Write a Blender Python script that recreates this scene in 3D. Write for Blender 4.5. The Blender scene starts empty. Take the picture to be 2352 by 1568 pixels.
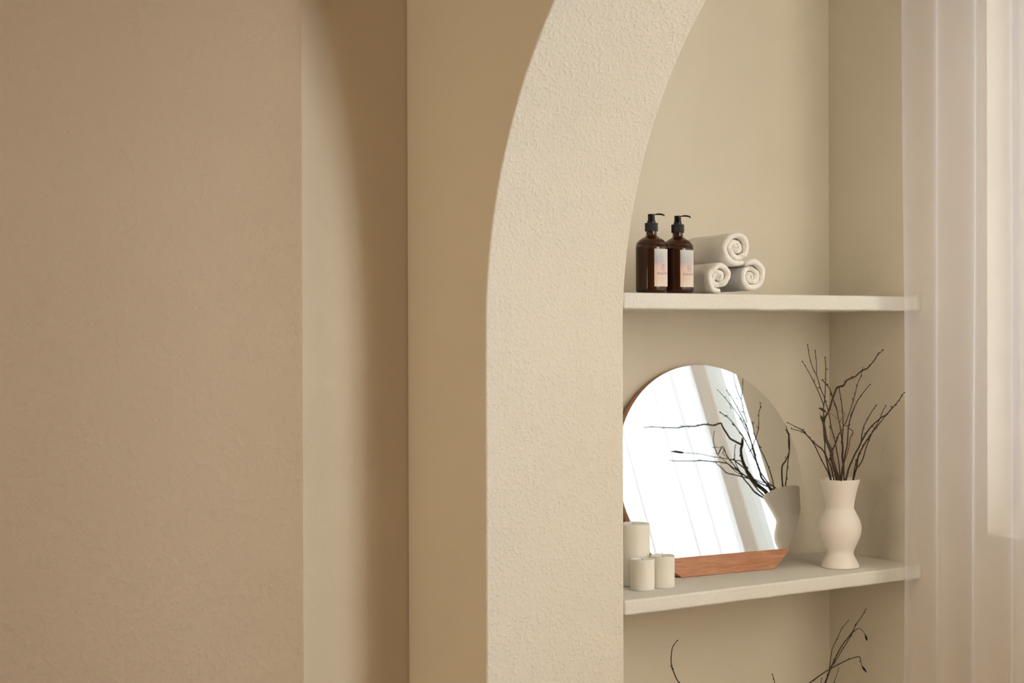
import bpy, bmesh, math, random
from mathutils import Vector, Matrix, noise
random.seed(7)
SC = bpy.context.scene
COL = SC.collection
PI = math.pi

# ------------------------------------------------------------------ helpers
def link(o, parent=None):
    COL.objects.link(o)
    if parent: o.parent = parent
    return o

def mesh_obj(name, bm, mat, parent=None, smooth=True, bevel=0, seg=3, sub=0):
    me = bpy.data.meshes.new(name)
    bm.to_mesh(me); bm.free()
    for p in me.polygons: p.use_smooth = smooth
    me.materials.append(mat)
    o = bpy.data.objects.new(name, me)
    link(o, parent)
    if bevel:
        m = o.modifiers.new('bevel', 'BEVEL'); m.width = bevel; m.segments = seg
        m.limit_method = 'ANGLE'; m.angle_limit = math.radians(35); m.harden_normals = True
    if sub:
        m = o.modifiers.new('sub', 'SUBSURF'); m.levels = sub; m.render_levels = sub
    return o

def thing(name, label, cat, loc, group=None):
    o = bpy.data.objects.new(name, None); link(o)
    o.location = loc; o.empty_display_size = .05
    o['label'] = label; o['category'] = cat
    if group: o['group'] = group
    return o

def tag(o, label, cat, group=None):
    o['label'] = label; o['category'] = cat
    if group: o['group'] = group
    return o

def struct(name, bm, mat, **k):
    o = mesh_obj(name, bm, mat, **k); o['kind'] = 'structure'; return o

def box(bm, x0, x1, y0, y1, z0, z1):
    v = [bm.verts.new(p) for p in ((x0,y0,z0),(x1,y0,z0),(x1,y1,z0),(x0,y1,z0),(x0,y0,z1),(x1,y0,z1),(x1,y1,z1),(x0,y1,z1))]
    for f in ((3,2,1,0),(4,5,6,7),(0,1,5,4),(1,2,6,5),(2,3,7,6),(3,0,4,7)):
        bm.faces.new([v[i] for i in f])

def prism(bm, pts, a, b, axis):
    """pts: 2D outline; extruded along axis from a to b."""
    def P(p, t):
        if axis == 'X': return (t, p[0], p[1])
        if axis == 'Y': return (p[0], t, p[1])
        return (p[0], p[1], t)
    A = [bm.verts.new(P(p, a)) for p in pts]; B = [bm.verts.new(P(p, b)) for p in pts]
    bm.faces.new(A); bm.faces.new(B[::-1])
    n = len(pts)
    for i in range(n): bm.faces.new((A[i], B[i], B[(i+1) % n], A[(i+1) % n]))
    bmesh.ops.recalc_face_normals(bm, faces=bm.faces[:])

def catmull(pts, step=4):
    """pts: list of equal-length tuples"""
    if len(pts) < 3: return [tuple(p) for p in pts]
    out = []
    P = [pts[0]] + list(pts) + [pts[-1]]
    for i in range(1, len(P)-2):
        p0, p1, p2, p3 = P[i-1], P[i], P[i+1], P[i+2]
        for k in range(step):
            t = k/step
            out.append(tuple(.5*((2*b)+(-a+c)*t+(2*a-5*b+4*c-d)*t*t+(-a+3*b-3*c+d)*t**3) for a, b, c, d in zip(p0, p1, p2, p3)))
    out.append(tuple(pts[-1]))
    return out

def lathe(bm, prof, seg=64, closed=False):
    """prof: list of (r, z) from bottom to top (r=0 allowed)"""
    rings = []
    for r, z in prof:
        if r < 1e-6: rings.append([bm.verts.new((0, 0, z))])
        else: rings.append([bm.verts.new((r*math.cos(2*PI*i/seg), r*math.sin(2*PI*i/seg), z)) for i in range(seg)])
    for A, B in zip(rings, rings[1:]):
        for i in range(seg):
            j = (i+1) % seg
            if len(A) == 1 and len(B) == 1: continue
            if len(A) == 1: bm.faces.new((A[0], B[j], B[i]))
            elif len(B) == 1: bm.faces.new((A[i], A[j], B[0]))
            else: bm.faces.new((A[i], A[j], B[j], B[i]))
    bmesh.ops.recalc_face_normals(bm, faces=bm.faces[:])

def tube(bm, pts, seg=8, rough=0., cap=True):
    """pts: (x,y,z,r)"""
    n = len(pts); V = [Vector(p[:3]) for p in pts]
    up = None; rings = []
    for i in range(n):
        t = (V[min(i+1, n-1)] - V[max(i-1, 0)]).normalized()
        if up is None:
            up = t.orthogonal().normalized()
        else:
            up = (up - t*up.dot(t)).normalized()
        sd = t.cross(up)
        R = pts[i][3]
        ring = []
        for k in range(seg):
            a = 2*PI*k/seg
            q = V[i] + (up*math.cos(a) + sd*math.sin(a))*R*(1+rough*random.uniform(-1, 1))
            ring.append(bm.verts.new(q))
        rings.append(ring)
    for A, B in zip(rings, rings[1:]):
        for k in range(seg): bm.faces.new((A[k], A[(k+1) % seg], B[(k+1) % seg], B[k]))
    if cap:
        bm.faces.new(rings[0][::-1]); bm.faces.new(rings[-1])

# ------------------------------------------------------------------ materials
class NT:
    def __init__(s, name):
        s.m = bpy.data.materials.new(name); s.m.use_nodes = True
        s.t = s.m.node_tree; s.t.nodes.clear()
        s.out = s.n('ShaderNodeOutputMaterial')
    def n(s, typ, **k):
        nd = s.t.nodes.new(typ)
        for a, b in k.items():
            if hasattr(nd, a) and a not in nd.inputs.keys(): setattr(nd, a, b)
            else: nd.inputs[a].default_value = b
        return nd
    def l(s, a, b): s.t.links.new(a, b)

def c4(c): return (c[0], c[1], c[2], 1)

def mat_basic(name, col, rough=.6, **k):
    t = NT(name)
    b = t.n('ShaderNodeBsdfPrincipled'); b.inputs['Base Color'].default_value = c4(col); b.inputs['Roughness'].default_value = rough
    for a, v in k.items(): b.inputs[a.replace('_', ' ')].default_value = v
    t.l(b.outputs[0], t.out.inputs[0])
    return t.m

def mat_plaster(name, col, lumps=.5, grain=.3, blotch=.06, scale=1.0, dist=.004):
    t = NT(name)
    tc = t.n('ShaderNodeTexCoord')
    b = t.n('ShaderNodeBsdfPrincipled'); b.inputs['Roughness'].default_value = .85
    b.inputs['Specular IOR Level'].default_value = .25
    n1 = t.n('ShaderNodeTexNoise'); n1.inputs['Scale'].default_value = 3.1; n1.inputs['Detail'].default_value = 4
    t.l(tc.outputs['Object'], n1.inputs['Vector'])
    mx = t.n('ShaderNodeMix', data_type='RGBA')
    mx.inputs['A'].default_value = c4(col)
    mx.inputs['B'].default_value = c4([x*(1-blotch*2) for x in col])
    t.l(n1.outputs['Fac'], mx.inputs['Factor'])
    t.l(mx.outputs['Result'], b.inputs['Base Color'])
    # raised lumps of trowelled grit + fine grain
    n2 = t.n('ShaderNodeTexNoise'); n2.inputs['Scale'].default_value = 95*scale; n2.inputs['Detail'].default_value = 2.5; n2.inputs['Roughness'].default_value = .55
    t.l(tc.outputs['Object'], n2.inputs['Vector'])
    r2 = t.n('ShaderNodeMapRange'); r2.inputs['From Min'].default_value = .43; r2.inputs['From Max'].default_value = .78; r2.inputs['To Max'].default_value = lumps; r2.interpolation_type = 'SMOOTHSTEP'
    t.l(n2.outputs['Fac'], r2.inputs['Value'])
    n3 = t.n('ShaderNodeTexNoise'); n3.inputs['Scale'].default_value = 330*scale; n3.inputs['Detail'].default_value = 2
    t.l(tc.outputs['Object'], n3.inputs['Vector'])
    ad = t.n('ShaderNodeMath', operation='MULTIPLY_ADD'); ad.inputs[1].default_value = grain
    t.l(n3.outputs['Fac'], ad.inputs[0]); t.l(r2.outputs['Result'], ad.inputs[2])
    n4 = t.n('ShaderNodeTexNoise'); n4.inputs['Scale'].default_value = 7; n4.inputs['Detail'].default_value = 3
    t.l(tc.outputs['Object'], n4.inputs['Vector'])
    ad2 = t.n('ShaderNodeMath', operation='MULTIPLY_ADD'); ad2.inputs[1].default_value = 1.2
    t.l(n4.outputs['Fac'], ad2.inputs[0]); t.l(ad.outputs[0], ad2.inputs[2])
    bp = t.n('ShaderNodeBump'); bp.inputs['Strength'].default_value = 1; bp.inputs['Distance'].default_value = dist
    t.l(ad2.outputs[0], bp.inputs['Height']); t.l(bp.outputs[0], b.inputs['Normal'])
    t.l(b.outputs[0], t.out.inputs[0])
    return t.m

WALL = (.82, .75, .635)
TAN_SHADE = (.58, .46, .33)  # left wall plaster, darkened and warmed to carry the room's shade
M = {}
M['plaster_front'] = mat_plaster('grainy plaster', WALL, .55, .55, .03, 1.35, .0021)
M['plaster_left'] = mat_plaster('knobbly shaded plaster', TAN_SHADE, .7, .12, .04, .55, .0018)
M['plaster_shaded'] = mat_plaster('smooth shaded plaster', (.78, .68, .53), .12, .15, .05, 1.0, .002)  # wall plaster with the shade away from the window put into its colour
M['plaster_niche'] = mat_plaster('smooth plaster', WALL, .12, .12, .05, 1.0, .002)
M['plaster_shelf'] = mat_plaster('shelf plaster', (.81, .775, .71), .5, .35, .02, 1.4, .0015)
M['plaster_room'] = mat_plaster('plain plaster', (.60, .50, .37), .3, .2, .03, .8, .002)
M['ceiling'] = mat_basic('ceiling paint', (.66, .58, .46), .9)

def mat_floor():
    t = NT('oak boards')
    tc = t.n('ShaderNodeTexCoord'); br = t.n('ShaderNodeTexBrick')
    br.inputs['Scale'].default_value = 1; br.inputs['Brick Width'].default_value = 1.2; br.inputs['Row Height'].default_value = .14; br.inputs['Mortar Size'].default_value = .002
    br.inputs['Color1'].default_value = c4((.26, .165, .10)); br.inputs['Color2'].default_value = c4((.22, .14, .085)); br.inputs['Mortar'].default_value = c4((.08, .05, .03))
    t.l(tc.outputs['Object'], br.inputs['Vector'])
    b = t.n('ShaderNodeBsdfPrincipled'); b.inputs['Roughness'].default_value = .45
    t.l(br.outputs['Color'], b.inputs['Base Color']); t.l(b.outputs[0], t.out.inputs[0]); return t.m
M['floor'] = mat_floor()

def mat_wood(name, c1, c2, sc=(6, 60, 60), rot=(0, 0, 0)):
    t = NT(name)
    tc = t.n('ShaderNodeTexCoord'); mp = t.n('ShaderNodeMapping'); mp.inputs['Scale'].default_value = sc; mp.inputs['Rotation'].default_value = rot
    t.l(tc.outputs['Object'], mp.inputs['Vector'])
    n = t.n('ShaderNodeTexNoise'); n.inputs['Scale'].default_value = 1.6; n.inputs['Detail'].default_value = 6; n.inputs['Distortion'].default_value = 1.2
    t.l(mp.outputs[0], n.inputs['Vector'])
    n2 = t.n('ShaderNodeTexNoise'); n2.inputs['Scale'].default_value = 9; n2.inputs['Detail'].default_value = 3
    t.l(mp.outputs[0], n2.inputs['Vector'])
    ad = t.n('ShaderNodeMath', operation='MULTIPLY_ADD'); ad.inputs[1].default_value = .35
    t.l(n2.outputs['Fac'], ad.inputs[0]); t.l(n.outputs['Fac'], ad.inputs[2])
    cr = t.n('ShaderNodeValToRGB'); e = cr.color_ramp.elements
    e[0].position = .45; e[0].color = c4(c1); e[1].position = .85; e[1].color = c4(c2)
    t.l(ad.outputs[0], cr.inputs[0])
    b = t.n('ShaderNodeBsdfPrincipled'); b.inputs['Roughness'].default_value = .55
    t.l(cr.outputs[0], b.inputs['Base Color'])
    bp = t.n('ShaderNodeBump'); bp.inputs['Strength'].default_value = .15; bp.inputs['Distance'].default_value = .001
    t.l(ad.outputs[0], bp.inputs['Height']); t.l(bp.outputs[0], b.inputs['Normal'])
    t.l(b.outputs[0], t.out.inputs[0]); return t.m
M['wood'] = mat_wood('reddish oiled wood', (.42, .17, .085), (.60, .29, .16))

def mat_bark(name, c1, c2, sc=300):
    t = NT(name)
    tc = t.n('ShaderNodeTexCoord')
    n = t.n('ShaderNodeTexNoise'); n.inputs['Scale'].default_value = sc; n.inputs['Detail'].default_value = 3
    t.l(tc.outputs['Object'], n.inputs['Vector'])
    cr = t.n('ShaderNodeValToRGB'); e = cr.color_ramp.elements
    e[0].position = .45; e[0].color = c4(c1); e[1].position = .68; e[1].color = c4(c2)
    t.l(n.outputs['Fac'], cr.inputs[0])
    b = t.n('ShaderNodeBsdfPrincipled'); b.inputs['Roughness'].default_value = .7
    t.l(cr.outputs[0], b.inputs['Base Color'])
    bp = t.n('ShaderNodeBump'); bp.inputs['Strength'].default_value = .5; bp.inputs['Distance'].default_value = .001
    t.l(n.outputs['Fac'], bp.inputs['Height']); t.l(bp.outputs[0], b.inputs['Normal'])
    t.l(b.outputs[0], t.out.inputs[0]); return t.m
M['bark'] = mat_bark('speckled bark', (.035, .022, .014), (.17, .115, .075))
M['twig'] = mat_bark('dark twig bark', (.04, .023, .016), (.11, .065, .045))
M['peel'] = mat_bark('peeled tan bark', (.19, .10, .045), (.40, .22, .11))
M['cut'] = mat_basic('pale split wood', (.55, .27, .12), .8)
M['catkin'] = mat_basic('dark catkin', (.025, .016, .012), .7)

def mat_towel():
    t = NT('terry cloth')
    tc = t.n('ShaderNodeTexCoord')
    n = t.n('ShaderNodeTexNoise'); n.inputs['Scale'].default_value = 420; n.inputs['Detail'].default_value = 3
    t.l(tc.outputs['Object'], n.inputs['Vector'])
    b = t.n('ShaderNodeBsdfPrincipled'); b.inputs['Base Color'].default_value = (.95, .92, .88, 1); b.inputs['Roughness'].default_value = .95
    b.inputs['Sheen Weight'].default_value = .3; b.inputs['Specular IOR Level'].default_value = .1
    bp = t.n('ShaderNodeBump'); bp.inputs['Strength'].default_value = .8; bp.inputs['Distance'].default_value = .0014
    t.l(n.outputs['Fac'], bp.inputs['Height']); t.l(bp.outputs[0], b.inputs['Normal'])
    t.l(b.outputs[0], t.out.inputs[0]); return t.m
M['towel'] = mat_towel()
M['vase'] = mat_basic('matte ceramic', (.86, .79, .73), .55, Specular_IOR_Level=.35)
M['wax'] = mat_basic('white wax', (.90, .86, .78), .45, Subsurface_Weight=.35, Subsurface_Radius=(.02, .014, .009), Subsurface_Scale=.6)
M['wick'] = mat_basic('cotton wick', (.45, .30, .24), .9)
M['mirror'] = mat_basic('silvered glass', (.84, .87, .86), .0, Metallic=1.0)
M['glass_edge'] = mat_basic('polished glass edge', (.70, .78, .74), .15, Metallic=.6)
M['black'] = mat_basic('black plastic', (.012, .011, .010), .22)
M['black_ribbed'] = mat_basic('ribbed black plastic', (.02, .018, .017), .5)
M['ink'] = mat_basic('grey violet ink', (.20, .15, .19), .8)
M['frame'] = mat_basic('white window paint', (.85, .83, .80), .4)

def mat_amber():
    t = NT('amber bottle')
    b = t.n('ShaderNodeBsdfPrincipled')
    b.inputs['Base Color'].default_value = (.11, .036, .014, 1); b.inputs['Roughness'].default_value = .07
    b.inputs['IOR'].default_value = 1.5; b.inputs['Transmission Weight'].default_value = .55
    t.l(b.outputs[0], t.out.inputs[0])
    return t.m
M['amber'] = mat_amber()
M['soap'] = mat_basic('dark liquid soap', (.03, .010, .005), .3)

def mat_label():
    t = NT('printed label')
    at = t.n('ShaderNodeUVMap'); sx = t.n('ShaderNodeSeparateXYZ'); t.l(at.outputs[0], sx.inputs[0])
    # print: grey-blue wash at the top running through lilac to peach and cream
    r1 = t.n('ShaderNodeValToRGB'); e = r1.color_ramp.elements
    e[0].position = 0; e[0].color = (.78, .65, .54, 1); e[1].position = 1; e[1].color = (.60, .62, .58, 1)
    for p, c in ((.25, (.75, .56, .47, 1)), (.5, (.74, .53, .49, 1)), (.66, (.50, .42, .46, 1)), (.8, (.45, .48, .52, 1))):
        q = r1.color_ramp.elements.new(p); q.color = c
    t.l(sx.outputs['Y'], r1.inputs[0])
    mx = t.n('ShaderNodeMix', data_type='RGBA'); mx.inputs['B'].default_value = (.78, .70, .60, 1)
    mr = t.n('ShaderNodeMapRange'); mr.inputs['From Min'].default_value = .1; mr.inputs['To Max'].default_value = .75
    t.l(sx.outputs['X'], mr.inputs['Value']); t.l(mr.outputs['Result'], mx.inputs['Factor']); t.l(r1.outputs[0], mx.inputs['A'])
    b = t.n('ShaderNodeBsdfPrincipled'); b.inputs['Roughness'].default_value = .5
    t.l(mx.outputs['Result'], b.inputs['Base Color']); t.l(b.outputs[0], t.out.inputs[0]); return t.m
M['label'] = mat_label()

def mat_sheer():
    t = NT('sheer voile')
    tr = t.n('ShaderNodeBsdfTransparent'); tr.inputs[0].default_value = (1, 1, 1, 1)
    df = t.n('ShaderNodeBsdfDiffuse'); df.inputs[0].default_value = (.76, .715, .71, 1)
    tl = t.n('ShaderNodeBsdfTranslucent'); tl.inputs[0].default_value = (.95, .90, .93, 1)
    m1 = t.n('ShaderNodeMixShader'); m1.inputs[0].default_value = .55
    t.l(df.outputs[0], m1.inputs[1]); t.l(tl.outputs[0], m1.inputs[2])
    # the weave closes up where the cloth is seen at a slant
    lw = t.n('ShaderNodeLayerWeight'); lw.inputs['Blend'].default_value = .35
    mr = t.n('ShaderNodeMapRange'); mr.inputs['To Min'].default_value = .36; mr.inputs['To Max'].default_value = .68
    t.l(lw.outputs['Facing'], mr.inputs['Value'])
    m2 = t.n('ShaderNodeMixShader'); t.l(mr.outputs['Result'], m2.inputs[0])
    t.l(tr.outputs[0], m2.inputs[1]); t.l(m1.outputs[0], m2.inputs[2])
    t.l(m2.outputs[0], t.out.inputs[0]); return t.m
M['sheer'] = mat_sheer()

def mat_pane():
    t = NT('window pane')
    tr = t.n('ShaderNodeBsdfTransparent'); tr.inputs[0].default_value = (.97, .98, .98, 1)
    gl = t.n('ShaderNodeBsdfGlossy'); gl.inputs['Roughness'].default_value = .02
    m = t.n('ShaderNodeMixShader'); m.inputs[0].default_value = .05
    t.l(tr.outputs[0], m.inputs[1]); t.l(gl.outputs[0], m.inputs[2]); t.l(m.outputs[0], t.out.inputs[0]); return t.m
M['pane'] = mat_pane()

SKY, FILL_ROOM, FILL_WIN, EXPO = 2.0, 52.0, 245.0, 0.02
BRANCHES = {
 'thick': {
  'base': [[(3.0285,3.0150,1.1130,0.00580), (3.0196,3.0113,1.1277,0.00549), (3.0027,3.0050,1.1527,0.00495), (2.9931,3.0021,1.1741,0.00474), (2.9892,3.0000,1.1897,0.00459), (2.9843,3.0037,1.2049,0.00427), (2.9797,3.0068,1.2174,0.00401), (2.9781,3.0112,1.2367,0.00376), (2.9793,3.0150,1.2531,0.00356), (2.9835,3.0231,1.2665,0.00350), (2.9837,3.0300,1.2773,0.00345)],
   ],
  'forks': [[(2.9837,3.0200,1.2652,0.00299), (2.9776,3.0112,1.2755,0.00288), (2.9762,3.0041,1.2828,0.00279), (2.9728,2.9900,1.2972,0.00262), (2.9723,2.9843,1.3106,0.00257), (2.9725,2.9765,1.3288,0.00249), (2.9737,2.9697,1.3443,0.00243), (2.9752,2.9650,1.3547,0.00239), (2.9729,2.9530,1.3582,0.00231), (2.9711,2.9389,1.3599,0.00221), (2.9641,2.9259,1.3674,0.00212), (2.9561,2.9101,1.3761,0.00202), (2.9525,2.8927,1.3810,0.00196), (2.9487,2.8753,1.3858,0.00189), (2.9425,2.8591,1.3931,0.00184), (2.9359,2.8400,1.4010,0.00177), (2.9336,2.8302,1.4037,0.00170), (2.9303,2.8162,1.4075,0.00160), (2.9239,2.8025,1.4142,0.00150), (2.9184,2.7906,1.4199,0.00142), (2.9087,2.7715,1.4295,0.00132), (2.8988,2.7555,1.4383,0.00124), (2.8921,2.7434,1.4445,0.00119), (2.8884,2.7326,1.4482,0.00103), (2.8827,2.7200,1.4538,0.00086)],
   [(2.9921,3.0000,1.1917,0.00195), (2.9917,2.9929,1.2011,0.00191), (2.9906,2.9854,1.2112,0.00186), (2.9876,2.9762,1.2243,0.00181), (2.9853,2.9702,1.2330,0.00177), (2.9856,2.9600,1.2458,0.00171)],
   ],
  'peel': [[(2.9806,2.9550,1.2456,0.00136), (2.9738,2.9511,1.2563,0.00120), (2.9668,2.9469,1.2677,0.00102), (2.9693,2.9437,1.2752,0.00095), (2.9735,2.9414,1.2793,0.00091), (2.9768,2.9399,1.2813,0.00088), (2.9769,2.9375,1.2875,0.00083), (2.9705,2.9355,1.2919,0.00079), (2.9628,2.9335,1.2956,0.00075), (2.9542,2.9316,1.2980,0.00071), (2.9470,2.9300,1.2973,0.00067)],
   ],
  'tipf': [[(2.9359,2.8400,1.4010,0.00110), (2.9321,2.8346,1.4061,0.00087), (2.9285,2.8300,1.4106,0.00066)],
   [(2.9743,2.9650,1.3547,0.00170), (2.9704,2.9600,1.3575,0.00113)],
   [(2.8938,2.7450,1.4445,0.00129), (2.8873,2.7400,1.4467,0.00108)],
   ],
 },
 'left_a': {
  'base': [[(3.0478,3.0600,1.1093,0.00199), (3.0493,3.0694,1.1220,0.00169), (3.0500,3.0779,1.1334,0.00141), (3.0502,3.0959,1.1571,0.00136), (3.0504,3.1081,1.1734,0.00133), (3.0520,3.1200,1.1898,0.00130), (3.0511,3.1348,1.2069,0.00121), (3.0470,3.1488,1.2214,0.00113), (3.0404,3.1593,1.2297,0.00107), (3.0315,3.1694,1.2342,0.00107), (3.0256,3.1755,1.2355,0.00107), (3.0220,3.1800,1.2383,0.00107)],
   ],
  'forks': [[(3.0521,3.0800,1.1325,0.00118), (3.0536,3.0800,1.1374,0.00082)],
   [(3.0523,3.1000,1.1560,0.00118), (3.0503,3.1000,1.1597,0.00077)],
   ],
 },
 'left_b': {
  'base': [[(3.0451,3.0550,1.1099,0.00234), (3.0452,3.0672,1.1394,0.00211), (3.0482,3.0800,1.1710,0.00200), (3.0540,3.0927,1.1806,0.00189), (3.0560,3.1047,1.1884,0.00179), (3.0553,3.1200,1.1961,0.00166), (3.0505,3.1311,1.2064,0.00166), (3.0460,3.1437,1.2188,0.00166), (3.0440,3.1528,1.2285,0.00166), (3.0411,3.1589,1.2341,0.00166), (3.0361,3.1659,1.2389,0.00130), (3.0307,3.1726,1.2427,0.00095), (3.0238,3.1819,1.2487,0.00089), (3.0175,3.1900,1.2536,0.00083)],
   ],
  'forks': [[(3.0421,3.1600,1.2332,0.00202), (3.0465,3.1600,1.2370,0.00131)],
   [(3.0524,3.1000,1.1881,0.00130), (3.0520,3.1000,1.1912,0.00083)],
   [(3.0503,3.1400,1.2145,0.00130), (3.0499,3.1400,1.2181,0.00083)],
   ],
 },
 'tall_c': {
  'base': [[(3.0305,3.0300,1.1121,0.00198), (3.0244,3.0316,1.1330,0.00185), (3.0186,3.0329,1.1500,0.00174), (3.0147,3.0335,1.1572,0.00174), (3.0056,3.0350,1.1757,0.00174), (3.0021,3.0356,1.1870,0.00169), (3.0032,3.0367,1.2065,0.00162), (3.0015,3.0375,1.2205,0.00159), (3.0006,3.0385,1.2400,0.00155), (3.0022,3.0400,1.2665,0.00150), (3.0022,3.0400,1.2903,0.00143), (3.0030,3.0400,1.3065,0.00139), (3.0037,3.0372,1.3234,0.00133), (3.0015,3.0335,1.3470,0.00124), (2.9985,3.0293,1.3732,0.00115), (2.9953,3.0253,1.3980,0.00105), (2.9919,3.0225,1.4149,0.00098), (2.9879,3.0200,1.4305,0.00092)],
   ],
  'forks': [[(3.0025,3.0400,1.3065,0.00116), (2.9889,3.0425,1.3367,0.00107), (2.9736,3.0450,1.3655,0.00098), (2.9643,3.0464,1.3812,0.00091), (2.9541,3.0478,1.3969,0.00085), (2.9455,3.0489,1.4087,0.00080), (2.9368,3.0500,1.4204,0.00074)],
   [(3.0075,3.0400,1.3207,0.00116), (3.0067,3.0425,1.3284,0.00114), (3.0011,3.0485,1.3466,0.00110), (2.9991,3.0546,1.3661,0.00107), (2.9968,3.0600,1.3830,0.00104), (2.9883,3.0655,1.4039,0.00096), (2.9845,3.0708,1.4248,0.00089), (2.9835,3.0752,1.4430,0.00082), (2.9841,3.0800,1.4629,0.00075)],
   [(2.9968,3.0600,1.3836,0.00093), (3.0027,3.0663,1.4037,0.00091), (3.0081,3.0728,1.4245,0.00089), (3.0094,3.0769,1.4375,0.00088), (3.0116,3.0800,1.4473,0.00087)],
   [(3.0025,3.0500,1.3465,0.00104), (2.9972,3.0500,1.3512,0.00111), (2.9913,3.0500,1.3527,0.00116)],
   [(2.9686,3.0400,1.3664,0.00086), (2.9687,3.0400,1.3748,0.00092)],
   [(3.0009,3.0300,1.3978,0.00092), (3.0068,3.0300,1.4023,0.00104)],
   [(2.9562,3.0500,1.3969,0.00086), (2.9545,3.0500,1.3984,0.00126)],
   ],
 },
 'mid_d': {
  'base': [[(3.0409,3.0200,1.1127,0.00186), (3.0429,3.0229,1.1313,0.00171), (3.0437,3.0265,1.1549,0.00151), (3.0414,3.0300,1.1772,0.00140), (3.0385,3.0319,1.1983,0.00136), (3.0339,3.0341,1.2222,0.00132), (3.0264,3.0362,1.2455,0.00128), (3.0228,3.0383,1.2687,0.00128), (3.0196,3.0400,1.2869,0.00128), (3.0192,3.0454,1.3050,0.00121), (3.0191,3.0459,1.3032,0.00121), (3.0178,3.0500,1.3168,0.00116)],
   ],
  'forks': [[(3.0302,3.0400,1.2452,0.00128), (3.0220,3.0400,1.2497,0.00151)],
   [(3.0205,3.0500,1.3134,0.00093), (3.0237,3.0500,1.3179,0.00081)],
   ],
 },
 'mid_e': {
  'base': [[(3.0468,3.0100,1.1127,0.00198), (3.0395,3.0060,1.1369,0.00231), (3.0360,3.0031,1.1540,0.00255), (3.0291,3.0000,1.1726,0.00266), (3.0307,3.0000,1.1935,0.00248), (3.0288,3.0000,1.2144,0.00231), (3.0298,3.0000,1.2297,0.00196), (3.0324,3.0000,1.2491,0.00150), (3.0319,3.0000,1.2728,0.00144), (3.0290,3.0000,1.2980,0.00138), (3.0309,3.0000,1.2890,0.00134), (3.0264,3.0000,1.3150,0.00121), (3.0220,3.0000,1.3346,0.00111), (3.0181,3.0000,1.3502,0.00104)],
   ],
  'forks': [[(3.0288,3.0000,1.2186,0.00173), (3.0250,3.0000,1.2313,0.00157), (3.0221,3.0000,1.2467,0.00138), (3.0183,3.0000,1.2635,0.00138), (3.0135,3.0000,1.2818,0.00138), (3.0097,3.0000,1.2986,0.00138), (3.0020,3.0000,1.3140,0.00135), (3.0093,3.0000,1.2961,0.00132), (3.0022,3.0000,1.3118,0.00129), (2.9951,3.0000,1.3288,0.00126), (2.9862,3.0000,1.3470,0.00119), (2.9773,3.0000,1.3582,0.00114), (2.9684,3.0000,1.3654,0.00120), (2.9592,3.0000,1.3736,0.00125)],
   [(3.0230,2.9900,1.2541,0.00138), (3.0305,2.9910,1.2594,0.00134), (3.0390,2.9927,1.2701,0.00127), (3.0532,2.9961,1.2918,0.00122), (3.0700,3.0000,1.3178,0.00116), (3.0691,3.0000,1.3165,0.00115), (3.0755,3.0000,1.3346,0.00108), (3.0819,3.0000,1.3527,0.00100), (3.0884,3.0000,1.3682,0.00093), (3.0967,3.0000,1.3798,0.00088), (3.1013,3.0000,1.3941,0.00082)],
   [(2.9951,3.0000,1.3288,0.00138), (2.9861,3.0000,1.3374,0.00160)],
   [(2.9773,3.0000,1.3582,0.00114), (2.9759,3.0000,1.3646,0.00149)],
   [(3.0691,3.0000,1.3165,0.00104), (3.0660,3.0000,1.3250,0.00104)],
   [(3.0825,3.0000,1.3540,0.00105), (3.0801,3.0000,1.3586,0.00116)],
   [(3.0958,3.0000,1.3785,0.00117), (3.1004,3.0000,1.3830,0.00187)],
   ],
 },
 'mid_h': {
  'base': [[(3.0161,2.9900,1.1158,0.00265), (3.0090,2.9816,1.1359,0.00240), (3.0055,2.9742,1.1532,0.00218), (3.0043,2.9692,1.1647,0.00206), (2.9998,2.9600,1.1861,0.00183), (2.9993,2.9538,1.2044,0.00173), (2.9933,2.9450,1.2312,0.00159), (2.9878,2.9376,1.2537,0.00153), (2.9868,2.9300,1.2759,0.00147), (2.9897,2.9207,1.3021,0.00141), (2.9719,2.9129,1.2816,0.00135), (2.9742,2.9047,1.3046,0.00130), (2.9820,2.8950,1.3299,0.00124), (2.9951,2.8862,1.3501,0.00097), (3.0055,2.8800,1.3636,0.00079)],
   ],
  'forks': [],
  'peel': [[(3.0183,2.9850,1.1574,0.00173), (3.0201,2.9782,1.1730,0.00172), (3.0201,2.9734,1.1844,0.00172), (3.0187,2.9657,1.2029,0.00172), (3.0141,2.9569,1.2243,0.00165), (3.0167,2.9500,1.2397,0.00160), (3.0115,2.9468,1.2455,0.00157), (2.9990,2.9430,1.2489,0.00153), (2.9852,2.9379,1.2565,0.00147), (2.9696,2.9329,1.2621,0.00125), (2.9455,2.9249,1.2714,0.00089), (2.9321,2.9200,1.2781,0.00067), (2.9161,2.9142,1.2857,0.00069), (2.8994,2.9087,1.2918,0.00070), (2.8873,2.9050,1.2947,0.00071), (2.8713,2.9000,1.2986,0.00072)],
   [(2.9985,2.9500,1.2541,0.00114), (2.9969,2.9500,1.2589,0.00114)],
   [(3.0172,2.9600,1.2240,0.00143), (3.0168,2.9600,1.2268,0.00195)],
   ],
  'catkin': [[(2.8713,2.9000,1.2986,0.00088), (2.8661,2.8984,1.3006,0.00276), (2.8542,2.8947,1.3051,0.00308), (2.8464,2.8924,1.3077,0.00242), (2.8376,2.8900,1.3091,0.00088)],
   ],
 },
 'right_j': {
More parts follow.
